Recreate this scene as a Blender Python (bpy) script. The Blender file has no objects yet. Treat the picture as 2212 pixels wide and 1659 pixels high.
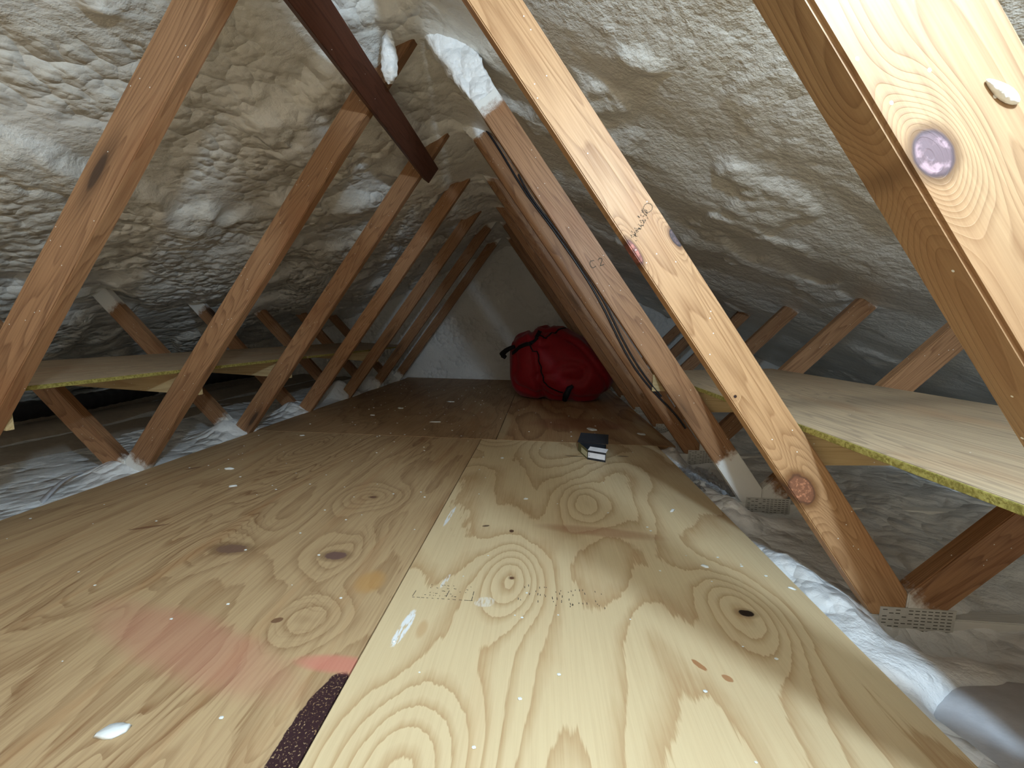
import bpy, bmesh, math, random
import numpy as np
from mathutils import Vector, Matrix, noise as mnoise
from mathutils.bvhtree import BVHTree

random.seed(7)
rng = np.random.default_rng(7)
SC = bpy.context.scene
COL = SC.collection

# ------------------------------------------------------------------ camera
F_PX, YAW, PITCH, ROLL, CX, CZ = 875.57, -0.0708, -0.1314, 0.0196, 0.4421, 0.6073
fwd = Vector((math.sin(YAW) * math.cos(PITCH), math.cos(YAW) * math.cos(PITCH), math.sin(PITCH)))
r0 = Vector((math.cos(YAW), -math.sin(YAW), 0))
u0 = r0.cross(fwd)
right = r0 * math.cos(ROLL) + u0 * math.sin(ROLL)
up = -r0 * math.sin(ROLL) + u0 * math.cos(ROLL)
cam_data = bpy.data.cameras.new('camera')
cam_data.sensor_width = 36
cam_data.lens = 36 * F_PX / 2212
cam_data.clip_start = 0.01
cam = bpy.data.objects.new('camera', cam_data)
M = Matrix.Identity(4)
for i in range(3):
    M[i][0], M[i][1], M[i][2] = right[i], up[i], -fwd[i]
M.translation = (CX, 0, CZ)
cam.matrix_world = M
COL.objects.link(cam)
SC.camera = cam

# ------------------------------------------------------------------ light
SC.view_settings.view_transform = 'Standard'
SC.view_settings.look = 'None'
SC.view_settings.exposure = 0.3
SC.view_settings.gamma = 1
SC.view_settings.use_curve_mapping = False
world = bpy.data.worlds.new('world')
SC.world = world
world.use_nodes = True
bg = world.node_tree.nodes['Background']
bg.inputs[0].default_value = (1.0, 0.83, 0.60, 1)     # warm fill added, in through the end left open behind the camera
bg.inputs[1].default_value = 0.95
ld = bpy.data.lights.new('work_lamp', 'POINT')
ld.energy = 53
ld.color = (0.59, 0.80, 1.0)
ld.shadow_soft_size = 0.03
lamp = bpy.data.objects.new('work_lamp', ld)
lamp.location = (0.68, -0.10, 1.18)
COL.objects.link(lamp)

# ------------------------------------------------------------------ node helper
class NT:
    def __init__(s, name):
        s.m = bpy.data.materials.new(name)
        s.m.use_nodes = True
        s.t = s.m.node_tree
        s.b = s.t.nodes['Principled BSDF']
        s.out = s.t.nodes['Material Output']

    def new(s, k):
        return s.t.nodes.new(k)

    def set(s, sock, v):
        if isinstance(v, bpy.types.NodeSocket):
            s.t.links.new(v, sock)
        elif v is not None:
            sock.default_value = v

    def math(s, op, a, b=None, c=None, clamp=False):
        n = s.new('ShaderNodeMath'); n.operation = op; n.use_clamp = clamp
        for i, v in enumerate((a, b, c)):
            if v is not None: s.set(n.inputs[i], v)
        return n.outputs[0]

    def add(s, a, b): return s.math('ADD', a, b)
    def sub(s, a, b): return s.math('SUBTRACT', a, b)
    def mul(s, a, b): return s.math('MULTIPLY', a, b)

    def xyz(s, v):
        n = s.new('ShaderNodeSeparateXYZ'); s.set(n.inputs[0], v)
        return n.outputs

    def vec(s, x, y, z):
        n = s.new('ShaderNodeCombineXYZ')
        for i, v in enumerate((x, y, z)): s.set(n.inputs[i], v)
        return n.outputs[0]

    def vmath(s, op, a, b):
        n = s.new('ShaderNodeVectorMath'); n.operation = op
        s.set(n.inputs[0], a); s.set(n.inputs[1], b)
        return n.outputs[0]

    def noise(s, v, scale=1, detail=2, rough=.5, dist=0):
        n = s.new('ShaderNodeTexNoise'); s.set(n.inputs['Vector'], v)
        for k, q in (('Scale', scale), ('Detail', detail), ('Roughness', rough), ('Distortion', dist)):
            s.set(n.inputs[k], q)
        return n.outputs[0]

    def voro(s, v, scale=1, feature='F1', rnd=1.0):
        n = s.new('ShaderNodeTexVoronoi'); n.feature = feature
        s.set(n.inputs['Vector'], v); n.inputs['Scale'].default_value = scale
        n.inputs['Randomness'].default_value = rnd
        return n.outputs

    def ramp(s, f, stops, interp='LINEAR'):
        n = s.new('ShaderNodeValToRGB'); s.set(n.inputs[0], f)
        e = n.color_ramp; e.interpolation = interp
        while len(e.elements) < len(stops): e.elements.new(.5)
        for el, (p, c) in zip(e.elements, stops):
            el.position = p
            el.color = (c, c, c, 1) if isinstance(c, (int, float)) else (*c, 1)
        return n.outputs[0]

    def mix(s, f, a, b, mode='MIX'):
        n = s.new('ShaderNodeMix'); n.data_type = 'RGBA'; n.blend_type = mode
        s.set(n.inputs[0], f)
        for i, v in ((6, a), (7, b)):
            if isinstance(v, tuple): v = (*v, 1)
            s.set(n.inputs[i], v)
        return n.outputs[2]

    def smooth(s, v, a, b):
        n = s.new('ShaderNodeMapRange'); n.interpolation_type = 'SMOOTHSTEP'
        s.set(n.inputs[0], v); n.inputs[1].default_value = a; n.inputs[2].default_value = b
        n.inputs[3].default_value = 0; n.inputs[4].default_value = 1
        return n.outputs[0]

    def bump(s, h, strength=.3, dist=.01):
        n = s.new('ShaderNodeBump'); s.set(n.inputs['Height'], h)
        n.inputs['Strength'].default_value = strength; n.inputs['Distance'].default_value = dist
        s.t.links.new(n.outputs[0], s.b.inputs['Normal'])

    def new_color_noise(s, v, scale):
        n = s.new('ShaderNodeTexNoise'); s.set(n.inputs['Vector'], v)
        n.inputs['Scale'].default_value = scale; n.inputs['Detail'].default_value = 2
        return n.outputs['Color']

    def obj(s):
        return s.new('ShaderNodeTexCoord').outputs['Object']

    def pos(s):
        return s.new('ShaderNodeNewGeometry').outputs['Position']

    def attr(s, name):
        n = s.new('ShaderNodeAttribute'); n.attribute_type = 'OBJECT'; n.attribute_name = name
        return n.outputs['Fac']

    def rand(s):
        return s.new('ShaderNodeObjectInfo').outputs['Random']

    def ell(s, X, Y, cx, cy, rx, ry, rot=0.0):
        """gaussian-like radius^2 of an ellipse (0 in the centre, 1 on its rim)"""
        dx = s.sub(X, cx); dy = s.sub(Y, cy)
        if rot:
            c, q = math.cos(rot), math.sin(rot)
            dx, dy = s.add(s.mul(dx, c), s.mul(dy, q)), s.sub(s.mul(dy, c), s.mul(dx, q))
        dx = s.mul(dx, 1 / rx); dy = s.mul(dy, 1 / ry)
        return s.add(s.mul(dx, dx), s.mul(dy, dy))

    def fin(s, col, rough=.6, spec=.3):
        s.set(s.b.inputs['Base Color'], col if isinstance(col, bpy.types.NodeSocket) else (*col, 1))
        s.set(s.b.inputs['Roughness'], rough)
        s.b.inputs['Specular IOR Level'].default_value = spec
        return s.m


# ------------------------------------------------------------------ materials
def foam_material(name, a, b, rough=.42, slopes=False):
    n = NT(name)
    p = n.pos()
    big = n.noise(p, 2.6, 3)
    col = n.mix(n.smooth(big, .35, .65), a, b)
    f = n.noise(p, 55, 3, .55)
    g = n.noise(p, 240, 2, .5)
    wp = n.vmath('ADD', p, n.vmath('MULTIPLY', n.new_color_noise(p, 12), (.035, .035, .035)))
    v1 = n.voro(n.vmath('MULTIPLY', wp, (1.0, .75, 1.0)), 19)[0]
    v2 = n.voro(n.vmath('MULTIPLY', wp, (1.0, .85, 1.0)), 44)[0]
    mk = n.smooth(n.noise(p, 3.3, 3), .40, .58)
    if slopes:      # the right slope was sprayed thinner and set smoother, in small ropey texture
        sd = n.smooth(n.xyz(p)[0], .25, -.25)
        mk = n.mul(mk, n.add(.18, n.mul(sd, .82)))
    h = n.add(n.mul(n.math('POWER', v1, 1.6), -1.5), n.mul(v2, -.35))
    h = n.add(n.mul(h, n.add(.12, n.mul(mk, .88))), n.add(n.mul(f, n.sub(.40, n.mul(mk, .25))), n.mul(g, .06)))
    n.bump(h, .75, .022)
    return n.fin(col, rough, .35)


M_FOAM = foam_material('spray_foam', (.80, .78, .73), (.74, .71, .64), .42, True)
M_FOAM_W = foam_material('fresh_white_foam', (.90, .90, .89), (.85, .85, .83), .35)
M_WALLF = foam_material('gable_wall_coat', (.82, .82, .80), (.76, .76, .74), .6)


def wood_material(name, pale, dark, knots=(), rings=16, sprayed=True):
    """timber whose grain runs along the local X axis of its object"""
    n = NT(name)
    o = n.obj()
    x, y, z = n.xyz(o)
    r = n.rand()
    off = n.mul(r, 37.0)
    base = n.noise(n.vec(n.add(n.mul(x, .7), off), n.mul(y, 9.0), n.add(n.mul(z, 9.0), off)), 1.0, 2, .5, .2)
    for kx, kz, rx, rz, kc in knots:
        d = n.ell(x, z, kx, kz, rx * 2.4, rz * 1.9)
        base = n.add(base, n.mul(n.math('EXPONENT', n.mul(d, -1.0)), .20))
    fr = n.math('FRACT', n.mul(base, rings * 1.9))
    grain = n.ramp(fr, [(0, 0.0), (.45, .12), (.8, .75), (.92, 1.0), (1.0, 0.0)])
    fib = n.noise(n.vec(n.mul(x, 7), n.mul(y, 260), n.mul(z, 260)), 1.0, 2, .6)
    blot = n.noise(n.vec(n.add(n.mul(x, 2.2), off), n.mul(y, 8), n.mul(z, 8)), 1.0, 3, .55)
    g = n.add(n.mul(grain, .55), n.mul(n.smooth(fib, .3, .75), .42))
    col = n.mix(n.math('MULTIPLY', g, 1.0, clamp=True), pale, dark)
    red = tuple(c * f for c, f in zip(pale, (.78, .62, .52)))
    col = n.mix(n.mul(n.smooth(blot, .5, .75), .55), col, red)
    col = n.mix(n.mul(n.smooth(blot, .5, .25), .35), col, tuple(min(1, c * 1.15) for c in pale))
    # scattered small knots
    kv = n.voro(n.vec(n.add(n.mul(x, 2.1), off), 0.0, n.add(n.mul(z, 11.0), off)), 1.0)
    kd = kv[0]
    pick = n.math('GREATER_THAN', n.xyz(kv[1])[0], .93 if knots else .66)
    ring = n.mul(n.smooth(kd, .34, .10), pick)
    col = n.mix(n.mul(ring, .55), col, tuple(c * .45 for c in dark))
    core = n.mul(n.smooth(kd, .13, .08), pick)
    col = n.mix(n.mul(core, .85), col, (.05, .028, .018))
    for kx, kz, rx, rz, kc in knots:
        d = n.ell(x, z, kx, kz, rx, rz)
        d = n.add(d, n.mul(n.sub(n.noise(o, 60, 2), .5), .7))
        col = n.mix(n.smooth(d, 2.4, 1.0), col, tuple(c * .8 for c in dark))
        kcol = n.mix(n.smooth(n.noise(o, 95, 3, .6), .48, .66), kc, tuple(min(.6, c * 2.4) for c in kc))
        col = n.mix(n.smooth(d, 1.15, .8), col, n.mix(n.smooth(d, .55, .85), kcol, tuple(c * .55 for c in kc)))
    # dust and specks of foam
    sp = n.voro(n.vmath('MULTIPLY', o, (1.0, 1.0, 1.3)), 92)
    spk = n.mul(n.math('LESS_THAN', sp[0], .13), n.math('GREATER_THAN', n.xyz(sp[1])[1], .982))
    if sprayed:
        ns = n.mul(n.sub(n.noise(o, 42, 4, .65), .5), .09)
        lo = n.smooth(n.sub(n.attr('spray_low'), n.add(x, ns)), -.012, .03)
        hi = n.smooth(n.sub(n.add(x, ns), n.attr('spray_high')), -.012, .03)
        msk = n.math('MAXIMUM', n.math('MAXIMUM', lo, hi), spk)
    else:
        msk = spk
    col = n.mix(msk, col, (.80, .79, .75))
    br = n.add(.86, n.mul(r, .28))
    col = n.mix(1.0, col, n.vec(br, br, br), 'MULTIPLY')
    n.bump(n.add(n.mul(grain, .4), n.mul(fib, .7)), .25, .002)
    return n.fin(col, n.add(.42, n.mul(fib, .2)), .35)


M_WOOD = wood_material('aged_pine', (.375, .20, .097), (.16, .072, .032))
M_WOOD_R1 = wood_material('aged_pine_torn_knot', (.47, .275, .135), (.24, .115, .045),
                          [(.352, .024, .040, .024, (.20, .085, .045)), (.968, -.042, .022, .009, (.05, .03, .03)),
                           (.993, .042, .030, .008, (.20, .07, .05)), (.611, .033, .003, .003, (.02, .01, .01))])
M_WOOD_R0 = wood_material('pale_pine_purple_knot', (.37, .235, .125), (.185, .10, .048),
                          [(.918, .029, .016, .012, (.13, .085, .09))], rings=30)
M_WOOD_DK = wood_material('shade_darkened_pine', (.10, .036, .020), (.05, .018, .010))  # shade on the brace's underside put into a darker wood colour
M_OSB_TOP = wood_material('weathered_shelf_wood', (.45, .33, .205), (.21, .15, .10), sprayed=False, rings=14)


def yellow_edge():
    n = NT('yellow_sheet_edge')
    o = n.obj()
    f = n.noise(o, 160, 3, .6)
    n.bump(f, .5, .003)
    return n.fin(n.mix(n.smooth(f, .35, .65), (.20, .16, .035), (.38, .32, .09)), .7, .2)


M_YEL = yellow_edge()


def plywood(name, pale, dark, fx, fy, rings, knots=(), stains_and_light=(), seed=0.0, streak=.35, red=.25, lines=0.0, bandw=.8):
    """rotary-cut plywood face; grain runs along world Y"""
    n = NT(name)
    p = n.pos()
    x, y, z = n.xyz(p)
    wob = n.mul(n.sub(n.noise(n.vec(n.mul(x, 14), n.mul(y, 5), seed), 1, 3, .6), .5), .05)
    base = n.noise(n.vec(n.add(n.mul(x, fx), seed), n.mul(y, fy), seed), 1.0, 1.6, .45, .25)
    base = n.add(base, wob)
    for kx, ky, rx, ry, amp, _ in knots:
        d = n.ell(x, y, kx, ky, rx, ry)
        base = n.add(base, n.mul(n.math('EXPONENT', n.mul(d, -1.0)), amp))
    # torn-fibre edges of the growth bands
    jag = n.noise(n.vec(n.mul(x, 150), n.mul(y, 7), seed), 1, 2, .6)
    ph = n.add(n.mul(base, rings), n.mul(n.sub(jag, .5), .30))
    fr = n.math('FRACT', ph)
    band = n.ramp(fr, [(0, 0.0), (.50, .06), (.78, .55), (.95, .95), (1.0, 0.05)])
    fib = n.noise(n.vec(n.mul(x, 170), n.mul(y, 5), seed), 1, 3, .65)
    wide = n.noise(n.vec(n.mul(x, 16), n.mul(y, 1.3), seed + 4), 1, 3, .55)
    g = n.add(n.mul(band, bandw), n.mul(n.smooth(fib, .35, .8), streak))
    if lines:
        lf = n.math('FRACT', n.add(n.mul(base, rings * 2.6), n.mul(n.noise(n.vec(n.mul(x, 7), n.mul(y, .5), seed + 9), 1, 2, .5), 16)))
        lw = n.mul(n.smooth(lf, .62, .93), n.smooth(n.noise(n.vec(n.mul(x, 3), n.mul(y, 1.2), seed + 2), 1, 2), .40, .60))
        g = n.add(g, n.mul(lw, lines))
    col = n.mix(n.math('MULTIPLY', g, 1.0, clamp=True), pale, dark)
    col = n.mix(n.mul(n.smooth(wide, .52, .75), red), col, tuple(c * f for c, f in zip(pale, (.80, .60, .48))))
    for kx, ky, rx, ry, amp, kc in knots:
        if kc is None: continue
        (sx, sy), c = kc
        d = n.add(n.ell(x, y, kx, ky, sx, sy), n.mul(n.sub(n.noise(p, 90, 2), .5), 1.0))
        col = n.mix(n.mul(n.smooth(d, 3.5, 1.0), .55), col, tuple(q * .6 for q in dark))
        col = n.mix(n.smooth(d, 1.1, .7), col, c)
    for kind, cx, cy, rx, ry, rot, c, amt in stains_and_light:
        d = n.ell(x, y, cx, cy, rx, ry, rot)
        if kind == 'soft':
            d = n.add(d, n.mul(n.sub(n.noise(p, 11, 4), .5), .8))
            msk = n.mul(n.smooth(d, 1.2, .2), amt)
        elif kind == 'glue':
            d = n.add(d, n.mul(n.sub(n.noise(p, 50, 3), .5), .5))
            sp = n.smooth(n.noise(p, 260, 3, .6), .66, .57)
            msk = n.mul(n.mul(n.smooth(d, 1.05, .95), sp), amt)
        elif kind == 'scuff':
            d = n.add(d, n.mul(n.sub(n.noise(p, 60, 3), .5), .8))
            sp = n.smooth(n.noise(n.vec(n.mul(x, 200), n.mul(y, 40), 0.0), 1, 2), .36, .52)
            msk = n.mul(n.mul(n.smooth(d, 1.1, .6), sp), amt)
        else:
            d = n.add(d, n.mul(n.sub(n.noise(p, 120, 2), .5), .8))
            msk = n.mul(n.smooth(d, 1.1, .7), amt)
        col = n.mix(msk, col, c)
    n.bump(n.add(n.mul(band, .3), n.mul(fib, .6)), .22, .002)
    return n.fin(col, n.add(.40, n.mul(fib, .22)), .32)


BRN = (.07, .03, .016)
PLY_R = plywood('pale_plywood', (.69, .525, .305), (.45, .275, .13), 2.1, .75, 15,
                [(.908, .855, .08, .13, .30, ((.017, .011), (.022, .012, .008))),
                 (.26, .455, .11, .14, .34, ((.012, .012), (.45, .30, .16))),
                 (.385, .93, .07, .14, .26, ((.006, .005), (.14, .06, .03))),
                 (.62, 1.38, .10, .20, .25, None)],
                [('soft', .64, 1.19, .20, .035, -.1, (.40, .19, .10), .55),  # soft reddish-brown band across the sheet
                 ('spot', .367, 1.166, .007, .009, 0, BRN, .95), ('spot', .285, 1.19, .012, .006, .3, BRN, .8),
                 ('spot', .75, .70, .016, .006, -.9, (.36, .13, .04), .8), ('spot', .79, .675, .010, .007, -.6, (.36, .13, .04), .75),
                 ('spot', .62, 1.95, .05, .008, 0, BRN, .7), ('spot', .86, 1.98, .03, .008, 0, BRN, .7),
                 ('scuff', .158, 1.245, .007, .075, -.05, (.80, .80, .80), .9),
                 ('scuff', .178, .742, .012, .055, -.12, (.85, .85, .84), .95),
                 ('scuff', .225, .90, .006, .03, -.2, (.80, .78, .74), .7),
                 ('scuff', .33, .835, .025, .018, .2, (.78, .74, .66), .55),
                 ('soft', .215, .74, .012, .03, 0, (.48, .26, .11), .5)],
                seed=3.1, streak=.22, red=.18)
PLY_L = plywood('brown_plywood', (.52, .355, .19), (.255, .135, .06), 3.2, .55, 12.0,
                [(-.389, .983, .12, .13, .22, ((.042, .022), (.20, .115, .075))),
                 (-.092, .98, .09, .11, .22, ((.030, .019), (.17, .095, .075))),
                 (-.02, .745, .09, .08, .24, None), (-.15, 1.36, .10, .09, .3, ((.012, .008), (.17, .08, .05))),
                 (-.70, 1.9, .12, .25, .25, None)],
                [('glue', .108, .50, .034, .125, 0, (.035, .014, .016), 1.0),
                 ('soft', .085, .640, .085, .022, 0, (.62, .20, .15), .7),
                 ('soft', -.22, .66, .30, .07, -.3, (.50, .20, .14), .45),
                 ('soft', .045, .88, .04, .05, 0, (.50, .27, .09), .7),
                 ('spot', -.09, .735, .012, .008, .4, (.14, .06, .03), .85),
                 ('spot', -.72, 1.07, .05, .008, .5, (.16, .06, .03), .7),
                 ('spot', -1.02, 1.56, .03, .008, .9, (.16, .06, .03), .8)],
                seed=8.7, streak=.42, red=.45, lines=.6, bandw=.5)
PLY_BL = plywood('brown_plywood_back', (.42, .265, .135), (.22, .115, .052), 3.0, .7, 8.0, [], [], seed=15.2, streak=.35, red=.5, lines=.5, bandw=.5)
PLY_BR = plywood('reddish_plywood_back', (.45, .275, .135), (.23, .115, .05), 3.0, .7, 8.0, [],
                 [('soft', .7, 2.65, .35, .2, 0, (.27, .10, .05), .6), ('soft', .22, 2.5, .04, .4, 0, (.56, .42, .24), .6),
                  ('soft', 1.12, 2.6, .05, .35, 0, (.56, .42, .24), .6)], seed=21.4, streak=.3, red=.4)  # pale strip along the right deck edge is painted light


def flat(name, col, rough=.6, spec=.3, sheen=0):
    n = NT(name)
    p = n.obj()
    f = n.noise(p, 40, 3)
    c = n.mix(n.smooth(f, .3, .7), tuple(q * .88 for q in col), col)
    n.bump(n.noise(p, 220, 2), .15, .002)
    if sheen: n.b.inputs['Sheen Weight'].default_value = sheen
    return n.fin(c, rough, spec)


M_RED = flat('red_nylon', (.24, .003, .009), .6, .25, .1)
M_BLACK = flat('black_webbing', (.010, .010, .012), .7, .2)
M_CABLE = flat('black_cable_jacket', (.014, .016, .022), .35, .5)
M_DUCT = flat('black_duct_wrap', (.022, .022, .026), .45, .4)
M_TAPE = flat('grey_duct_tape', (.30, .29, .30), .4, .4)
M_PAPER = flat('kraft_paper_facing', (.40, .34, .27), .75, .2)
M_STEEL = flat('dusted_steel', (.62, .61, .57), .55, .3)
M_SLOT = flat('plate_slot', (.13, .125, .11), .8, .1)
M_NAVY = flat('navy_card', (.020, .023, .030), .4, .4)
M_WHITE = flat('white_card', (.82, .82, .86), .6, .3)
M_OLIVE = flat('olive_card', (.16, .15, .06), .5, .3)
M_CREAM = flat('cream_label', (.66, .65, .45), .6, .3)
M_CHIP = flat('foam_chip_white', (.86, .88, .86), .5, .3)
M_GREYSHEET = flat('grey_white_wrap', (.55, .55, .57), .5, .3)
M_INK = flat('stamp_ink', (.11, .085, .06), .8, .1)
M_FILM = NT('clear_film').fin((.85, .87, .9), .12, .6)
_b = M_FILM.node_tree.nodes['Principled BSDF']
_b.inputs['Transmission Weight'].default_value = .75
M_CLEAT = wood_material('pale_cleat_wood', (.58, .44, .23), (.40, .27, .12), sprayed=False, rings=8)


# ------------------------------------------------------------------ object helpers
def link(name, me, mat, parent=None, smooth=False):
    o = bpy.data.objects.new(name, me)
    COL.objects.link(o)
    for m in (mat if isinstance(mat, (list, tuple)) else [mat]):
        me.materials.append(m)
    if parent: o.parent = parent
    if smooth:
        me.polygons.foreach_set('use_smooth', [True] * len(me.polygons))
    return o


def tag(o, label, cat, group=None, kind=None):
    o['label'] = label; o['category'] = cat
    if group: o['group'] = group
    if kind: o['kind'] = kind
    return o


def empty(name, loc):
    o = bpy.data.objects.new(name, None)
    o.empty_display_size = .1
    o.location = loc
    COL.objects.link(o)
    return o


def from_bm(name, bm, mat, parent=None, smooth=False):
    me = bpy.data.meshes.new(name)
    bmesh.ops.recalc_face_normals(bm, faces=bm.faces)
    bm.to_mesh(me); bm.free()
    return link(name, me, mat, parent, smooth)


def grid_mesh(name, X, Y, Z, mat, smooth=True):
    ny, nx = X.shape
    me = bpy.data.meshes.new(name)
    v = np.stack([X, Y, Z], -1).reshape(-1, 3).astype(np.float32)
    idx = np.arange(nx * ny).reshape(ny, nx)
    q = np.stack([idx[:-1, :-1], idx[:-1, 1:], idx[1:, 1:], idx[1:, :-1]], -1).reshape(-1, 4).astype(np.int32)
    me.vertices.add(len(v)); me.vertices.foreach_set('co', v.ravel())
    me.loops.add(q.size); me.loops.foreach_set('vertex_index', q.ravel())
    me.polygons.add(len(q))
    me.polygons.foreach_set('loop_start', np.arange(0, q.size, 4, dtype=np.int32))
    me.polygons.foreach_set('loop_total', np.full(len(q), 4, dtype=np.int32))
    me.update(); me.validate()
    return link(name, me, mat, None, smooth)


def box_bm(sx, sy, sz, cx=0, cy=0, cz=0, bevel=.002, bm=None):
    bm = bm or bmesh.new()
    r = bmesh.ops.create_cube(bm, size=1)
    for v in r['verts']:
        v.co = Vector((v.co.x * sx + cx, v.co.y * sy + cy, v.co.z * sz + cz))
    if bevel:
        es = list({e for v in r['verts'] for e in v.link_edges})
        bmesh.ops.bevel(bm, geom=es, offset=bevel, segments=2, affect='EDGES')
    return bm


# numpy noise -------------------------------------------------------------
def _h(i, j, s):
    n = (i.astype(np.int64) * 374761393 + j.astype(np.int64) * 668265263 + s * 974711) & 0x7fffffff
    n = ((n ^ (n >> 13)) * 1274126177) & 0x7fffffff
    n = (n ^ (n >> 16)) & 0xffff
    return n / 65535.0


def vnoise(x, y, s=0):
    i = np.floor(x); j = np.floor(y); fx = x - i; fy = y - j
    fx = fx * fx * fx * (fx * (fx * 6 - 15) + 10); fy = fy * fy * fy * (fy * (fy * 6 - 15) + 10)
    a = _h(i, j, s); b = _h(i + 1, j, s); c = _h(i, j + 1, s); d = _h(i + 1, j + 1, s)
    return (a + (b - a) * fx) * (1 - fy) + (c + (d - c) * fx) * fy - .5


def fbm(x, y, s=0, o=4):
    t = 0; a = 1.0
    for k in range(o):
        t = t + a * vnoise(x, y, s + k * 17); x = x * 2.03 + 5.1; y = y * 2.03 + 9.7; a *= .5
    return t


def worley(x, y, s=0):
    i = np.floor(x); j = np.floor(y)
    best = np.full(x.shape, 9.0)
    for di in (-1, 0, 1):
        for dj in (-1, 0, 1):
            ci = i + di; cj = j + dj
            px = ci + .1 + .8 * _h(ci, cj, s); py = cj + .1 + .8 * _h(ci, cj, s + 5)
            best = np.minimum(best, (px - x) ** 2 + (py - y) ** 2)
    return np.sqrt(best)


def sstep(v, a, b):
    t = np.clip((v - a) / (b - a), 0, 1)
    return t * t * (3 - 2 * t)


# ------------------------------------------------------------------ setting
PITCHK = .43


def roof_z(x):
    return 1.65 - PITCHK * np.sqrt(x * x + .01)


TRUSS_Y = [.2951 + .61 * k for k in range(8)]


def build_ceiling():
    xs = np.concatenate([np.arange(-4.0, -2.2, .022), np.arange(-2.2, 2.2, .0105), np.arange(2.2, 4.01, .022)])
    ys = np.arange(-1.6, 5.06, .0125)
    X, Y = np.meshgrid(xs, ys)
    wx = X + .10 * fbm(X * 3, Y * 3, 3); wy = Y + .10 * fbm(X * 3, Y * 3, 4)
    big = fbm(wx * 1.7, wy * 1.7, 11, 3)
    bay = .5 - .5 * np.cos((Y - TRUSS_Y[0]) / .61 * 2 * np.pi)
    m = sstep(fbm(wx * 2.3, wy * 2.3, 21, 3), -.16, .16)
    left = sstep(-X, -.1, .3)
    # cauliflower pillows: bigger on the left slope, small and ropey on the right
    w2x = wx + .014 * fbm(X * 12, Y * 12, 31, 2); w2y = wy + .014 * fbm(X * 16, Y * 16, 32, 2)
    def pil(fx, fy, s):
        d = worley(w2x * fx, w2y * fy, s)
        return np.sqrt(np.clip(1 - (d / .95) ** 2, 0, 1))
    A = pil(9.5, 6.6, 41); B = pil(22, 16, 42); Cc = pil(34, 28, 43)
    dl = m * (.034 * A + .028 * B + .014 * Cc) + (1 - m) * (.008 * A + .005 * B)
    dr = m * (.006 * pil(13, 13, 44) + .006 * Cc) + (1 - m) * (.004 * Cc)
    dr = dr + sstep(fbm(wx * 3.1, wy * 3.1, 61, 3), .28, .52) * .022 * pil(18, 12, 45)
    D = (.045 - .02 * (1 - left)) * big + left * dl + (1 - left) * dr + .012 * (bay - .5)
    D = D * (1 - .0 * X)
    s = np.where(X < 0, PITCHK, -PITCHK) / math.hypot(1, PITCHK)
    c = 1 / math.hypot(1, PITCHK)
    round_ = np.clip(np.abs(X) / .12, 0, 1)
    Z = roof_z(X) - D * c
    Xd = X + D * s * round_
    o = grid_mesh('ceiling', Xd, Y, Z, M_FOAM)
    o['kind'] = 'structure'
    o['label'] = 'lumpy tan and white spray foam on both roof slopes'
    return o


build_ceiling()


def floor_z(X, Y):
    left = sstep(-X, -.2, .2)
    base = -.022 * left + (-.078) * (1 - left)
    wx = X + .08 * fbm(X * 4, Y * 4, 103); wy = Y + .08 * fbm(X * 4, Y * 4, 104)
    big = fbm(wx * 2.2, wy * 2.2, 111, 3)
    d = worley(wx * 5.5, wy * 4.5, 112)
    pl = np.sqrt(np.clip(1 - (d / .95) ** 2, 0, 1))
    d2 = worley(wx * 16, wy * 13, 113)
    p2 = np.sqrt(np.clip(1 - (d2 / .95) ** 2, 0, 1))
    Z = base + (1 - left) * (.055 * big + .045 * pl + .018 * p2 + .02 * np.abs(fbm(wx * 7, wy * 7, 117, 3))) + left * (.018 * big + .008 * p2 + .004 * fbm(X * 30, Y * 9, 114, 2))
    for k, yk in enumerate(TRUSS_Y):
        if k >= 2:
            Z = Z + (.085 if k in (3, 4, 5) else .055) * np.exp(-(((X + 1.33) / .09) ** 2 + ((Y - yk - .02) / .12) ** 2))
        if k >= 5:
            Z = Z + .09 * np.exp(-(((X + 1.3) / .12) ** 2 + ((Y - yk - .1) / .14) ** 2))
        if k >= 1:
            Z = Z - (1 - left) * .075 * np.exp(-((np.maximum(0, np.abs(X - 1.315) - .06) / .05) ** 2 + ((Y - yk + .045) / .055) ** 2))
    Z = Z + (1 - left) * .040 * np.exp(-((X - 1.13) / .045) ** 2) * sstep(Y, .62, .85) * (.55 + 1.2 * fbm(X * 9, Y * 5, 131, 3))
    Z = Z - (1 - left) * .06 * sstep(-Y, -.74, -.64) * sstep(X, 1.11, 1.16)
    under = (X > -1.2) & (X < np.where(Y < 2.15, 1.082, 1.19))
    return np.where(under, np.minimum(Z, -.075), Z)


def build_floor():
    xs = np.concatenate([np.arange(-4.1, -2.6, .04), np.arange(-2.6, -1.1, .016), np.arange(-1.1, 1.05, .08),
                         np.arange(1.05, 2.4, .016), np.arange(2.4, 4.12, .04)])
    ys = np.concatenate([np.arange(-1.6, .2, .04), np.arange(.2, 2.6, .016), np.arange(2.6, 5.06, .03)])
    X, Y = np.meshgrid(xs, ys)
    o = grid_mesh('floor', X, Y, floor_z(X, Y), M_FOAM_W)
    o['kind'] = 'structure'
    o['label'] = 'white lumpy insulation between the joists beside the plywood deck'


build_floor()


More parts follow.
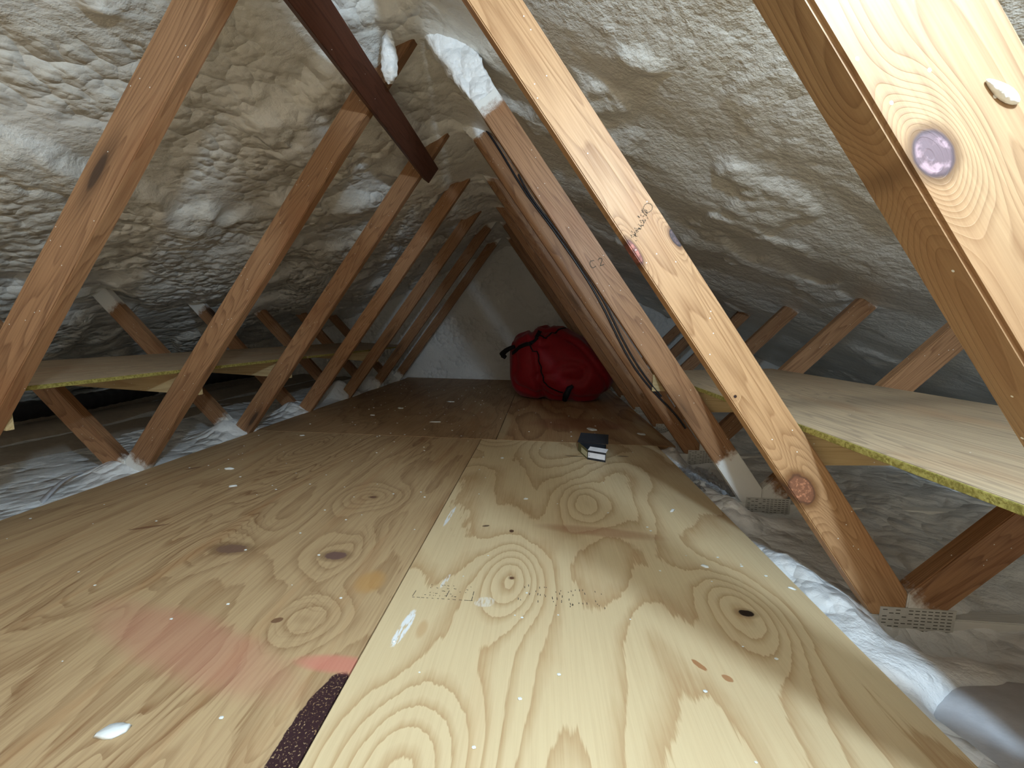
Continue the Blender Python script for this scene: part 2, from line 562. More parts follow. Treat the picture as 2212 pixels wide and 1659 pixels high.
def build_wall():
    xs = np.arange(-3.9, 3.9, .03); zs = np.arange(-.2, 1.75, .025)
    X, Z = np.meshgrid(xs, zs)
    Y = 4.985 + .012 * fbm(X * 4, Z * 4, 201) + .02 * (1 - sstep(Z, .06, .085)) * -1
    for cx, a in ((-.52, .05), (-.40, -.03)):        # two vertical cracks in the coat
        d = np.abs(X - cx - a * np.sin(Z * 9))
        Y = Y + .010 * np.exp(-(d / .012) ** 2) * sstep(Z, .08, .12) * (1 - sstep(Z, .33, .42))
    o = grid_mesh('wall_back', X, Y, Z, M_WALLF)
    o['kind'] = 'structure'
    o['label'] = 'grey-white coated gable wall at the far end'


build_wall()

# ------------------------------------------------------------------ plywood deck
def sheet(name, x0, x1, y0, y1, mat, top, label, tilt=0):
    bm = bmesh.new()
    t = .018
    pts = [(x0, y0), (x1, y0), (x1 + tilt, y1), (x0 + tilt, y1)]
    lo = [bm.verts.new((x, y, top - t)) for x, y in pts]
    hi = [bm.verts.new((x, y, top)) for x, y in pts]
    bm.faces.new(hi); bm.faces.new(lo[::-1])
    for i in range(4):
        j = (i + 1) % 4
        bm.faces.new((lo[i], lo[j], hi[j], hi[i]))
    bmesh.ops.bevel(bm, geom=list(bm.edges), offset=.0015, segments=1, affect='EDGES')
    o = from_bm(name, bm, mat)
    return tag(o, label, 'plywood', 'plywood deck sheets')


sheet_l = sheet('plywood_sheet', -1.197, .1185, -.6, 2.196, PLY_L, 0, 'brown plywood sheet on the left with two oval knots and a pink stripe')
sheet_r = sheet('plywood_sheet', .1215, 1.084, -.6, 2.196, PLY_R, 0, 'pale cream plywood sheet in the foreground with a dark knot hole')
sheet('plywood_sheet', -1.215, .200, 2.2, 4.94, PLY_BL, 0, 'darker brown plywood sheet running back to the white gable wall')
sheet('plywood_sheet', .204, 1.185, 2.2, 4.94, PLY_BR, 0, 'reddish plywood sheet at the back carrying the red bag')


# stamped marks on the right sheet: a dashed frame corner and worn tick marks
def ink_marks(parent, name, segs, z=.0006, w=.0016, mat=M_INK):
    bm = bmesh.new()
    for (x0, y0, x1, y1) in segs:
        a = Vector((x0, y0, z)); b = Vector((x1, y1, z))
        d = (b - a).normalized(); q = Vector((-d.y, d.x, 0)) * w / 2
        vs = [bm.verts.new(p) for p in (a - q, b - q, b + q, a + q)]
        bm.faces.new(vs)
    return from_bm(name, bm, mat, parent)


segs = []
x = .164
while x < .300:
    segs.append((x, .8345 + (x - .164) * .006, x + random.uniform(.004, .010), .8345 + (x - .164) * .006)); x += random.uniform(.010, .015)
segs += [(.301, .836, .301, .850), (.301, .853, .301, .868), (.164, .838, .166, .858), (.241, .842, .243, .866)]
for _ in range(34):
    a, b = random.uniform(.185, .295), random.choice((.845, .853, .862, .873, .884))
    segs.append((a, b, a + random.uniform(.001, .005), b + random.uniform(-.003, .003)))
for _ in range(46):
    a, b = random.uniform(.40, .60), random.uniform(.835, .90)
    segs.append((a, b, a + random.uniform(-.001, .001), b + random.uniform(.003, .009)))
ink_marks(sheet_r, 'stamp_mark', segs)['kind'] = 'stuff'

# ------------------------------------------------------------------ trusses
A_HALF, APEX = 1.2525, 1.717
WT, TT = .089, .038
ANG = math.atan2(APEX, -A_HALF)
LEN = math.hypot(A_HALF, APEX)


def clip(poly, a, b, c):
    """keep a*x+b*z<=c"""
    out = []
    for i in range(len(poly)):
        p, q = poly[i], poly[(i + 1) % len(poly)]
        dp, dq = a * p[0] + b * p[1] - c, a * q[0] + b * q[1] - c
        if dp <= 0: out.append(p)
        if (dp < 0) != (dq < 0) and dp != dq:
            t = dp / (dp - dq)
            out.append((p[0] + t * (q[0] - p[0]), p[1] + t * (q[1] - p[1])))
    return out


def lumber(name, poly, origin, ang, thick, mat, parent, y0=0.0, bevel=.0025, low=-9., high=99.):
    """in-plane polygon (x,z of the truss plane) extruded along y; local X runs along the member"""
    bm = bmesh.new()
    c, s = math.cos(ang), math.sin(ang)
    P = [((x - origin[0]) * c + (z - origin[1]) * s, -(x - origin[0]) * s + (z - origin[1]) * c) for x, z in poly]
    f = [bm.verts.new((a, 0, b)) for a, b in P]
    k = [bm.verts.new((a, thick, b)) for a, b in P]
    bm.faces.new(f); bm.faces.new(k[::-1])
    for i in range(len(P)):
        j = (i + 1) % len(P)
        bm.faces.new((f[i], k[i], k[j], f[j]))
    if bevel:
        bmesh.ops.bevel(bm, geom=list(bm.edges), offset=bevel, segments=2, affect='EDGES')
    o = from_bm(name, bm, mat, parent)
    o.location = (origin[0], y0, origin[1])
    o.rotation_euler = (0, -ang, 0)
    o['spray_low'] = float(low); o['spray_high'] = float(high)
    return o


def strip(ax, az, bx, bz, w):
    d = Vector((bx - ax, bz - az)).normalized(); n = Vector((-d.y, d.x)) * w / 2
    return [(ax - n.x, az - n.y), (bx - n.x, bz - n.y), (bx + n.x, bz + n.y), (ax + n.x, az + n.y)]


SB, SK = 1.307, 1 / 1.08                     # short web centre line: x = SB + SK*z
CROTCH = 1.281
BOT = -.018


def long_poly(sg):
    d = Vector((-A_HALF, APEX)).normalized()
    a = Vector((A_HALF, 0)) - d * .2; b = Vector((0, APEX)) + d * .02
    p = strip(a.x, a.y, b.x, b.y, WT)
    p = clip(p, 0, -1, -BOT)
    p = clip(p, 1, 0, CROTCH - .0008)
    p = clip(p, -1, 0, -.004)
    return [(sg * x, z) for x, z in p]


def short_poly(sg):
    p = strip(SB - SK * .2, -.2, SB + SK * .98, .98, WT)
    p = clip(p, 0, -1, -BOT)
    p = clip(p, -1, 0, -CROTCH - .0008)
    return [(sg * x, z) for x, z in p]


def foam_sleeve(parent, x0, x1, seed, big=.012, name='foam_overspray'):
    """foam crust grown around the upper end of a web (parent local frame: X along the web)"""
    bm = bmesh.new()
    nl, nr = 34, 40
    rings = []
    for i in range(nl + 1):
        u = i / nl
        ring = []
        for j in range(nr):
            th = 2 * math.pi * j / nr
            c, s = math.cos(th), math.sin(th)
            # rounded rectangle around the section (y 0..TT, z +-WT/2)
            e = .22
            px = math.copysign(abs(c) ** e, c) * TT / 2; pz = math.copysign(abs(s) ** e, s) * WT / 2
            n3 = mnoise.noise(Vector((px * 40 + seed, pz * 40, u * 12))) ; n4 = mnoise.noise(Vector((px * 95, pz * 95 + seed, u * 30)))
            g = min(1, u * 3.2)
            th_ = .0012 + big * g * (.35 + .65 * u) * (.8 + .6 * n3) + .008 * g * n4
            edge = .02 * mnoise.noise(Vector((px * 60 + 9, pz * 60, seed)))
            q = Vector((px, pz)); q = q + q.normalized() * th_
            ring.append(bm.verts.new((x0 + edge * (1 - u) + (x1 - x0) * u, TT / 2 + q.x, q.y)))
        rings.append(ring)
    for i in range(nl):
        for j in range(nr):
            k = (j + 1) % nr
            bm.faces.new((rings[i][j], rings[i][k], rings[i + 1][k], rings[i + 1][j]))
    bm.faces.new(rings[0][::-1]); bm.faces.new(rings[-1])
    return from_bm(name, bm, M_FOAM_W, parent, True)


def plate(parent, sg):
    """toothed steel connector plate on the joint, rows of punched slots"""
    x0, x1, z0, z1 = 1.225, 1.385, -.104, .004
    bm = box_bm(x1 - x0, .0015, z1 - z0, sg * (x0 + x1) / 2, -.0009, (z0 + z1) / 2, 0)
    pl = from_bm('gusset_plate', bm, M_STEEL, parent)
    bm = bmesh.new()
    rnd = random.Random(5)
    for i in range(11):
        for j in range(13):
            if rnd.random() < (.35 if i < 4 else .06): continue
            cx = x0 + .010 + i * .0138; cz = z0 + .006 + j * .0080
            vs = [bm.verts.new((sg * (cx + a * .0048), -.0019, cz + b * .0011)) for a, b in ((-1, -1), (1, -1), (1, 1), (-1, 1))]
            bm.faces.new(vs)
    from_bm('slot_rows', bm, M_SLOT, pl)


def cleat(parent, sg, xa, xb, za, y, right_end=None):
    h = .086
    pts = [(xa, za), (xb, za + .028), (xb, za + .028 + h - .02), (xa, za + h)]
    pts = [(sg * x_, z_) for x_, z_ in pts]
    lumber('shelf_cleat', pts, (pts[0][0], pts[0][1]), 0.0, .018, M_CLEAT, parent, y, .001)


TRUSS_LABELS = [
    'nearest roof truss, wide pale web with purple knot filling top right corner',
    'second roof truss from the camera, bright right web with torn knot near base',
    'third roof truss from the camera, right web capped with white spray foam',
    'fourth roof truss, where the dark ridge brace ends and the black cable hangs',
    'fifth roof truss, brown webs just beyond the end of the right shelf',
    'sixth roof truss, its right web just in front of the red bag',
    'seventh roof truss, slim brown webs second from the far gable wall',
    'last roof truss, standing closest to the white gable wall',
]
trusses = []
for k, yk in enumerate(TRUSS_Y):
    t = empty('roof_truss', (0, yk, 0))
    tag(t, TRUSS_LABELS[k], 'roof truss', 'roof trusses in a row')
    trusses.append(t)
    for sg in (-1, 1):
        if k == 0 and sg < 0:
            pass
        m = M_WOOD
        if sg > 0 and k == 0: m = M_WOOD_R0
        if sg > 0 and k == 1: m = M_WOOD_R1
        low, high = -9., 99.
        if sg > 0:
            high = {2: 1.70, 3: 1.93, 4: 1.95}.get(k, 1.99); low = {2: .20}.get(k, -9.)
        else:
            high = {4: 1.98, 5: 2.0, 6: 1.95, 7: 1.93}.get(k, 99.); low = {2: .055, 3: .02, 6: .10, 7: .12}.get(k, -9.)
        wl = lumber('long_web', long_poly(sg), (sg * A_HALF, 0), ANG if sg > 0 else math.pi - ANG, TT, m, t, 0, .0025, low, high)
        if sg > 0 and k == 2: foam_sleeve(wl, 1.75, 2.08, 2.0, .024)
        if sg > 0 and k == 3: foam_sleeve(wl, 1.94, 2.09, 5.0, .016)
        ang = math.atan2(1, SK)
        hi_s = {3: .93, 4: .95, 5: .98}.get(k, 1.03) if sg < 0 else 1.06
        lumber('short_web', short_poly(sg), (sg * SB, 0), ang if sg > 0 else math.pi - ang, TT, M_WOOD_DK if False else M_WOOD, t, 0, .0025,
               {2: .03, 3: .10}.get(k, -9.) if sg < 0 else ({1: .02}.get(k, .05)), hi_s)
        if sg > 0: plate(t, sg)
    ch = [(-3.72, -.107), (3.72, -.107), (3.72, BOT - .0005), (-3.72, BOT - .0005)]
    lumber('bottom_chord', ch, (-3.72, -.06), 0.0, TT, M_WOOD, t, 0, .002, 99., 99.)

for k in (0, 1, 2):
    cleat(trusses[k], 1, .99, 1.66, .311, TT + .0006)
cleat(trusses[3], 1, 1.015, 1.70, .311, -.0186)
for k in (1, 2, 3):
    cleat(trusses[k], -1, .96, 1.68, .318, TT + .0006)
cleat(trusses[5], -1, .96, 1.68, .318, TT + .0006)

# stamped grade marks on the webs
def web_marks(k, segs, name='grade_stamp'):
    w = [c for c in trusses[k].children if c.name.startswith('long_web') and c.location.x > 0][0]
    bm = bmesh.new()
    for (x0, z0, x1, z1, wd) in segs:
        a = Vector((x0, -.0006, z0)); b = Vector((x1, -.0006, z1))
        d = (b - a).normalized(); q = Vector((-d.z, 0, d.x)) * wd / 2
        bm.faces.new([bm.verts.new(p) for p in (a - q, b - q, b + q, a + q)])
    from_bm(name, bm, M_INK, w)


def glyph(strokes, ox, oz, s, ux=(1, 0), wd=.0016):
    """strokes in (right, up) units; 'up' of the lettering points along ux rotated by 90 degrees"""
    rx, rz = ux
    return [(ox + s * (a * rx - b * rz), oz + s * (a * rz + b * rx), ox + s * (c * rx - d * rz), oz + s * (c * rz + d * rx), wd)
            for a, b, c, d in strokes]


CC = [(.7, .1, .2, 0), (.2, 0, 0, .3), (0, .3, 0, .7), (0, .7, .2, 1), (.2, 1, .7, .9)]
TWO = [(0, .8, .2, 1), (.2, 1, .5, .95), (.5, .95, .55, .7), (.55, .7, 0, 0), (0, 0, .6, 0)]
dirx = (-.58, .815)          # lettering runs across the web, reads upright from the deck
UX = (-.25, -.97)
web_marks(2, glyph(CC, 1.050, .026, .026, UX, .0028) + glyph(TWO, 1.040, -.004, .026, UX, .0028))
rs = []
rnd = random.Random(3)
for i in range(60):
    u = rnd.uniform(0, 1)
    bb = 1.018 + .03 * u + rnd.uniform(-.008, .008); a = .030 - .052 * u + rnd.uniform(-.003, .003)
    rs.append((bb, a, bb + rnd.uniform(-.006, .006), a + rnd.uniform(-.004, .004), .0011))
for i in range(14):
    th = 2 * math.pi * i / 14; t2 = 2 * math.pi * (i + .8) / 14
    rs.append((1.052 + .009 * math.cos(th), -.028 + .009 * math.sin(th), 1.052 + .009 * math.cos(t2), -.028 + .009 * math.sin(t2), .0013))
web_marks(1, rs)
# drops of foam stuck to the nearest web
w0 = [c for c in trusses[0].children if c.name.startswith('long_web') and c.location.x > 0][0]
for xx, zz, ll in ((.925, -.020, .011), (.820, -.030, .012)):
    bm = bmesh.new()
    bmesh.ops.create_icosphere(bm, subdivisions=3, radius=1)
    for v in bm.verts:
        q = v.co
        v.co = Vector((q.x * ll * (1 if q.x < 0 else 1.3), q.y * .0026, q.z * .0036 * (1.15 - .5 * max(0, q.x))))
    dd = from_bm('foam_drop', bm, M_FOAM_W, w0, True)
    dd.location = (xx, -.0012, zz)
    dd.rotation_euler = (0, -.35, 0)

# ------------------------------------------------------------------ ridge brace
br = empty('ridge_brace', (-.123, .25, 1.408))
tag(br, 'dark brown timber brace running along the underside of the left webs near the ridge', 'timber brace')
d = Vector((A_HALF, APEX)).normalized()                   # up along the left webs (x rises to the ridge)
nrm = Vector((d.y, -d.x))                                 # toward the room
base = Vector((-A_HALF, 0)) + nrm * (WT / 2 + .0008)
s0 = (1.437 / APEX) * LEN - .045
bm = bmesh.new()
prof = [base + d * s0, base + d * (s0 + .089), base + d * (s0 + .089) + nrm * .038, base + d * s0 + nrm * .038]
O = Vector((-.123, 1.408))
L0 = [bm.verts.new((0, -(p.x - O.x), p.y - O.y)) for p in prof]
L1 = [bm.verts.new((1.925, -(p.x - O.x), p.y - O.y)) for p in prof]
bm.faces.new(L0); bm.faces.new(L1[::-1])
for i in range(4):
    j = (i + 1) % 4
    bm.faces.new((L0[i], L1[i], L1[j], L0[j]))
bmesh.ops.bevel(bm, geom=list(bm.edges), offset=.002, segments=2, affect='EDGES')
bo = from_bm('timber', bm, M_WOOD_DK, br)
bo.rotation_euler = (0, 0, math.pi / 2)
bo['spray_low'] = -9.; bo['spray_high'] = 99.


def blob(name, pts, mat, parent=None, seed=0, rip=.06, freq=9, res=3, ripple=0):
    """soft lump following a chain of (x,y,z,r)"""
    bm = bmesh.new()
    nl, nr = 40, 28
    P = [Vector(p[:3]) for p in pts]; R = [p[3] for p in pts]
    rings = []
    for i in range(nl + 1):
        u = i / nl * (len(P) - 1); a = min(int(u), len(P) - 2); f = u - a
        f2 = f * f * (3 - 2 * f)
        c = P[a].lerp(P[a + 1], f); r = R[a] + (R[a + 1] - R[a]) * f2
        tan = (P[min(a + 1, len(P) - 1)] - P[a]).normalized()
        e1 = tan.orthogonal().normalized(); e2 = tan.cross(e1)
        ring = []
        for j in range(nr):
            th = 2 * math.pi * j / nr
            dv = e1 * math.cos(th) + e2 * math.sin(th)
            q = c + dv * r
            rr = r * (1 + rip * 2 * mnoise.noise(q * freq * 10 / 3 + Vector((seed, 0, 0))) + ripple * math.sin(i * 1.3 + 2 * math.sin(th)))
            ring.append(bm.verts.new(c + dv * rr))
        rings.append(ring)
    for i in range(nl):
        for j in range(nr):
            k = (j + 1) % nr
            bm.faces.new((rings[i][j], rings[i][k], rings[i + 1][k], rings[i + 1][j]))
    bm.faces.new(rings[0][::-1]); bm.faces.new(rings[-1])
    return from_bm(name, bm, mat, parent, True)


dr = blob('foam_drip', [(-.075, 1.40, 1.550, .008), (-.080, 1.405, 1.52, .020), (-.078, 1.41, 1.48, .026), (-.080, 1.415, 1.44, .026), (-.085, 1.42, 1.415, .015), (-.087, 1.42, 1.405, .003)],
          M_FOAM_W, None, 3, .05, 9, 3, .05)
dr.parent = br
dr.matrix_parent_inverse = Matrix.Translation(-Vector((-.123, .25, 1.408)))

# ------------------------------------------------------------------ shelves
def shelf(sg, xf, zf, xb, zb, y0, y1, label):
    t = .0135
    root = empty('shelf_board', (sg * (xf + xb) / 2, (y0 + y1) / 2, (zf + zb) / 2 - t))
    tag(root, label, 'shelf board', 'shelf boards wedged between the webs')
    L = y1 - y0
    W = math.hypot(xb - xf, zb - zf)
    bm = box_bm(L, W - .004, t, 0, .002 if sg > 0 else -.002, t / 2, .001)
    b = from_bm('board', bm, M_OSB_TOP, root)
    bm = box_bm(L, .004, t - .001, 0, (-W / 2 + .002) if sg > 0 else (W / 2 - .002), t / 2, .0008)
    e = from_bm('front_edge', bm, M_YEL, root)
    e['label'] = 'yellow front edge'
    ta = math.atan2(zb - zf, xb - xf) * sg
    # local X along world Y: rotate about Z by +90 deg -> local Y points to -world X
    for q in (b, e):
        q.rotation_mode = 'XYZ'
        q.rotation_euler = (0, 0, 0)
    Rm = Matrix.Rotation(-ta, 4, 'Y') @ Matrix.Rotation(math.pi / 2, 4, 'Z') @ Matrix.Scale(-1, 4, (0, 1, 0))
    for q in (b, e):
        q.data.transform(Matrix.Scale(-1, 4, (0, 1, 0)))
        q.data.flip_normals()
        q.matrix_local = Matrix.Rotation(-ta, 4, 'Y') @ Matrix.Rotation(math.pi / 2, 4, 'Z')
    return root


shelf(1, 1.018, .413, 1.612, .441, -.45, 2.145, 'long pale shelf board on the right with a yellow front edge')
shelf(-1, 1.010, .424, 1.615, .446, .55, 2.42, 'nearer shelf board on the left with a bright yellow front edge')
shelf(-1, 1.005, .424, 1.610, .446, 2.428, 4.35, 'farther shelf board on the left running back toward the gable wall')

# ------------------------------------------------------------------ red bag
def build_bag():
    root = empty('duffel_bag', (.63, 3.72, 0))
    tag(root, 'red fabric stuff sack with black straps at the far end of the deck', 'bag')
    nu, nv = 96, 64
    bm = bmesh.new()
    rows = []
    for i in range(nv + 1):
        ph = math.pi * i / nv
        row = []
        for j in range(nu):
            th = 2 * math.pi * j / nu
            # axis along local X
            cx = math.cos(ph); sn = math.sin(ph)
            cx = math.copysign(abs(cx) ** .75, cx); s2 = abs(sn) ** .62
            y = math.cos(th); z = math.sin(th)
            y = math.copysign(abs(y) ** .85, y); z = math.copysign(abs(z) ** .9, z)
            p = Vector((cx * .47, y * s2 * .34, z * s2 * .32))
            p.z += .05 * max(0, p.z / .3) * (1 - (p.x + .20) ** 2 * 4) * (1 if p.z > 0 else 0)
            p.z -= .30 * max(0, p.x - .02) * max(0, p.z / .3)
            n1 = mnoise.noise(p * 3.2 + Vector((4, 1, 7))); n2 = mnoise.noise(p * 8 + Vector((1, 9, 3)))
            rdg = 1 - abs(mnoise.noise(Vector((p.x * 5 + p.z * 3, p.y * 4, p.z * 4 + 2))))
            k = 1 + .10 * n1 + .05 * n2 - .10 * max(0, rdg - .82) / .18
            # seam where the end cap is gathered
            sx = p.x + .22 + .05 * p.z / .3
            k -= .10 * math.exp(-(sx / .022) ** 2)
            p = Vector((p.x * (1 + .04 * n1), p.y * k, p.z * k))
            if p.z < -.285: p.z = -.285 + (p.z + .285) * .08
            row.append(bm.verts.new(p + Vector((0, 0, .2885))))
        rows.append(row)
    for i in range(nv):
        for j in range(nu):
            k = (j + 1) % nu
            bm.faces.new((rows[i][j], rows[i][k], rows[i + 1][k], rows[i + 1][j]))
    bmesh.ops.remove_doubles(bm, verts=list(bm.verts), dist=1e-5)
    zmin = min(v.co.z for v in bm.verts)
    for v in bm.verts: v.co.z -= zmin - .0006
    bmesh.ops.recalc_face_normals(bm, faces=bm.faces)
    bvh = BVHTree.FromBMesh(bm)
    from_bm('sack_body', bm, M_RED, root, True)

    def strap(name, pts, w, th, lift=.003):
        bm = bmesh.new()
        P = []
        for i in range(len(pts) - 1):
            a, b = Vector(pts[i]), Vector(pts[i + 1])
            for q in range(8): P.append(a.lerp(b, q / 8))
        P.append(Vector(pts[-1]))
        S = []
        for p in P:
            loc, nn, _, dist = bvh.find_nearest(p)
            off = p - loc
            S.append((loc + nn * lift, nn))
        prev = None
        for i, (p, nn) in enumerate(S):
            t = (S[min(i + 1, len(S) - 1)][0] - S[max(i - 1, 0)][0]).normalized()
            sd = t.cross(nn).normalized() * w / 2
            ring = [bm.verts.new(q) for q in (p - sd, p + sd, p + sd + nn * th, p - sd + nn * th)]
            if prev:
                for a in range(4):
                    b = (a + 1) % 4
                    bm.faces.new((prev[a], prev[b], ring[b], ring[a]))
            else: bm.faces.new(ring[::-1])
            prev = ring
        bm.faces.new(prev)
        o = from_bm(name, bm, M_BLACK, root)
        o['label'] = 'black ' + name.replace('_', ' ')
    strap('strap', [(-.46, -.20, .42), (-.40, -.26, .47), (-.30, -.28, .50), (-.24, -.26, .56), (-.20, -.20, .62)], .035, .006)
    strap('strap', [(-.27, -.30, .50), (-.23, -.34, .40), (-.22, -.36, .30), (-.20, -.36, .20), (-.12, -.36, .10), (.0, -.35, .07)], .010, .005)
    strap('strap', [(-.22, -.22, .56), (-.15, -.25, .55), (-.08, -.2, .60), (.02, -.1, .64)], .012, .005)
    bm2 = None
    blob_h = blob('handle', [(-.50, -.16, .37, .018), (-.535, -.17, .395, .024), (-.50, -.20, .43, .022), (-.45, -.23, .46, .018), (-.42, -.24, .47, .016)], M_BLACK, root, 2, .04)
    blob_h['label'] = 'black carry handle'
    b2 = blob('buckle_tab', [(.02, -.30, .03, .022), (.03, -.335, .08, .026), (.05, -.34, .13, .024), (.08, -.345, .16, .014)], M_BLACK, root, 4, .04)
    b2['label'] = 'black buckle tab'
    return root


build_bag()

# ------------------------------------------------------------------ cable
def tube(name, pts, r, mat, parent=None, label=None):
    cu = bpy.data.curves.new(name, 'CURVE')
    cu.dimensions = '3D'; cu.bevel_depth = r; cu.bevel_resolution = 3; cu.use_fill_caps = True
    sp = cu.splines.new('NURBS'); sp.points.add(len(pts) - 1); sp.use_endpoint_u = True; sp.order_u = 4
    for q, p in zip(sp.points, pts): q.co = (*p, 1)
    o = bpy.data.objects.new(name, cu)
    COL.objects.link(o)
    cu.materials.append(mat)
    dg = bpy.context.evaluated_depsgraph_get()
    me = bpy.data.meshes.new_from_object(o.evaluated_get(dg))
    me.name = name
    bpy.data.objects.remove(o)
    o = link(name, me, [], parent, True)
    if not me.materials: me.materials.append(mat)
    if label: o['label'] = label
    return o


YC = TRUSS_Y[3] - .006
cab = empty('cable', (1.1, YC, .20))
tag(cab, 'thin black twin cable running down the right web beside the red bag', 'cable')
path = [(.02, 1.70), (.085, 1.645), (.165, 1.555), (.245, 1.43), (.345, 1.275), (.44, 1.165), (.53, 1.049), (.651, .887), (.735, .755), (.79, .655), (.885, .475), (.985, .348), (1.07, .262), (1.15, .19), (1.20, .12)]
tube('strand', [(x - 1.1, 0, z - .20) for x, z in path], .0052, M_CABLE, cab)
p2 = [(.30, 1.37), (.345, 1.282), (.445, 1.165), (.535, 1.060), (.655, .893), (.745, .768), (.797, .668), (.887, .500), (.985, .365), (1.06, .285)]
tube('strand', [(x - 1.1 + .004, -.009, z - .20) for x, z in p2], .0045, M_CABLE, cab)

# ------------------------------------------------------------------ small open box
def build_box():
    B, Fp, G, Br = Vector((.645, 2.045)), Vector((.677, 1.905)), Vector((.757, 1.868)), Vector((.782, 2.02))
    o0 = Vector((.72, 1.96))
    root = empty('small_box', (o0.x, o0.y, .0006))
    tag(root, 'small open black card box with a white label lying on the deck', 'box')
    h = .045
    pts = [p - o0 for p in (B, Fp, G, Br)]

    def wall(name, a, b, z0, z1, mat, th=.0018, parent=root, la=0, lb=1, out=0.0):
        bm = bmesh.new()
        d = (b - a); n = Vector((d.y, -d.x)).normalized()
        A = a + d * la + n * out; Bq = a + d * lb + n * out
        vs = []
        for q in (A, Bq):
            for z in (z0, z1):
                for k in (0, -1):
                    vs.append(bm.verts.new((q.x + n.x * th * k, q.y + n.y * th * k, z)))
        bmesh.ops.convex_hull(bm, input=vs)
        return from_bm(name, bm, mat, parent)
    f = wall('front_panel', pts[1], pts[2], 0, h, M_NAVY)
    wall('label', pts[1], pts[2], .010, .036, M_WHITE, .0004, root, .03, .97, .0008)
    l = wall('side_panel', pts[0], pts[1], 0, h, M_OLIVE)
    wall('label', pts[0], pts[1], .008, .034, M_CREAM, .0004, root, .35, .96, .0008)
    wall('side_panel', pts[2], pts[3], 0, h, M_NAVY)
    wall('back_panel', pts[3], pts[0], 0, h, M_NAVY)
    bm = bmesh.new()
    bmesh.ops.convex_hull(bm, input=[bm.verts.new((p.x * .96, p.y * .96, z)) for p in pts for z in (.0003, .002)])
    from_bm('base', bm, M_NAVY, root)
    # raised lid at the back and a folded white front flap
    bm = bmesh.new()
    a, b = pts[0], pts[3]
    up_ = Vector((.008, .05, .036))
    q = [Vector((a.x - .004, a.y + .002, h)), Vector((b.x + .01, b.y + .002, h))]
    q += [q[1] + up_, q[0] + up_ + Vector((.012, 0, 0))]
    vs = [bm.verts.new(p) for p in q] + [bm.verts.new(p + Vector((0, .0015, .0012))) for p in q]
    bmesh.ops.convex_hull(bm, input=vs)
    from_bm('lid', bm, M_NAVY, root)
    bm = bmesh.new()
    a, b = pts[1], pts[2]
    q = [Vector((a.x, a.y, h + .0006)), Vector((b.x, b.y, h + .0006))]
    q += [q[1] + Vector((.014, .026, .010)), q[0] + Vector((.014, .026, .010))]
    vs = [bm.verts.new(p) for p in q] + [bm.verts.new(p + Vector((0, 0, .0012))) for p in q]
    bmesh.ops.convex_hull(bm, input=vs)
    fl = from_bm('flap', bm, M_WHITE, root)
    fl['label'] = 'white folded flap'
    # small printed marks on the white label
    bm = bmesh.new()
    d = (pts[2] - pts[1]); n = Vector((d.y, -d.x)).normalized() * .0014
    for u, z, s in ((.10, .030, .0022), (.10, .022, .0026)):
        for i in range(8):
            pass
        c = pts[1] + d * u + n
        t = d.normalized()
        bm.faces.new([bm.verts.new((c.x + t.x * s * math.cos(i * math.pi / 4), c.y + t.y * s * math.cos(i * math.pi / 4), z + s * math.sin(i * math.pi / 4))) for i in range(8)])
    from_bm('printed_mark', bm, M_TAPE, root)


build_box()

# ------------------------------------------------------------------ foam chips on the deck
def chip(x, y, lx, ly, rot, label, z=0.0006, hh=.004, seed=0, group='foam chips on the deck'):
    bm = bmesh.new()
    n = 14
    top, bot = [], []
    for i in range(n):
        th = 2 * math.pi * i / n
        r = 1 + .32 * mnoise.noise(Vector((math.cos(th) * 1.3 + seed, math.sin(th) * 1.3, seed * 1.7)))
        px, py = lx / 2 * r * math.cos(th), ly / 2 * r * math.sin(th)
        bot.append(bm.verts.new((px, py, 0)))
        top.append(bm.verts.new((px * .86, py * .86, hh * (.7 + .3 * math.sin(3 * th + seed)))))
    c = bm.verts.new((0, 0, hh * 1.15))
    for i in range(n):
        j = (i + 1) % n
        bm.faces.new((bot[i], bot[j], top[j], top[i])); bm.faces.new((top[i], top[j], c))
    bm.faces.new(bot[::-1])
    o = from_bm('foam_chip', bm, M_CHIP, None, True)
    o.location = (x, y, z); o.rotation_euler = (0, 0, rot)
    return tag(o, label, 'foam chip', group)


CHIPS = [
    (-.180, .490, .046, .026, .25, 'large white foam chip at the bottom left of the brown plywood'),
    (-.868, 1.570, .040, .022, .1, 'white foam chip on the brown plywood below the third truss, upper of a pair'),
    (-.710, 1.392, .032, .013, .5, 'white foam chip on the brown plywood left of middle, lower of a pair'),
    (-.241, 2.563, .075, .018, .1, 'long thin white foam sliver on the back plywood sheet'),
    (.770, 2.520, .055, .075, .6, 'cream foam flake just behind the small black box'),
    (1.060, 2.440, .055, .045, -.3, 'bright white foam lump at the right deck edge beside the black box'),
    (.401, 1.408, .018, .012, .2, 'tiny white foam chip in the middle of the pale plywood'),
    (.908, 1.367, .032, .010, .9, 'white foam curl near the right deck edge by the torn-knot web'),
    (.888, 1.032, .020, .013, -.5, 'oval white foam chip left of the dark knot hole edge'),
    (1.063, .956, .020, .008, -.6, 'small white chip right on the deck edge below the torn-knot web'),
    (-.881, 2.123, .025, .018, .4, 'small white foam chip on the left deck near the sheet joint'),
    (-.311, 3.325, .07, .035, -.1, 'pale foam flake farthest back on the deck near the gable wall'),
    (-.62, 2.98, .04, .06, .8, 'pale triangular foam flake on the dark back sheet left of the thin sliver'),
    (-.72, 2.70, .035, .018, 0, 'small white crumb on the dark back sheet near the left webs'),
    (.172, .700, .007, .006, 0, 'tiny white dot beside the white scuff on the pale plywood'),
    (.27, 1.87, .022, .016, .2, 'small white chip beside the seam in front of the back sheets'),
]
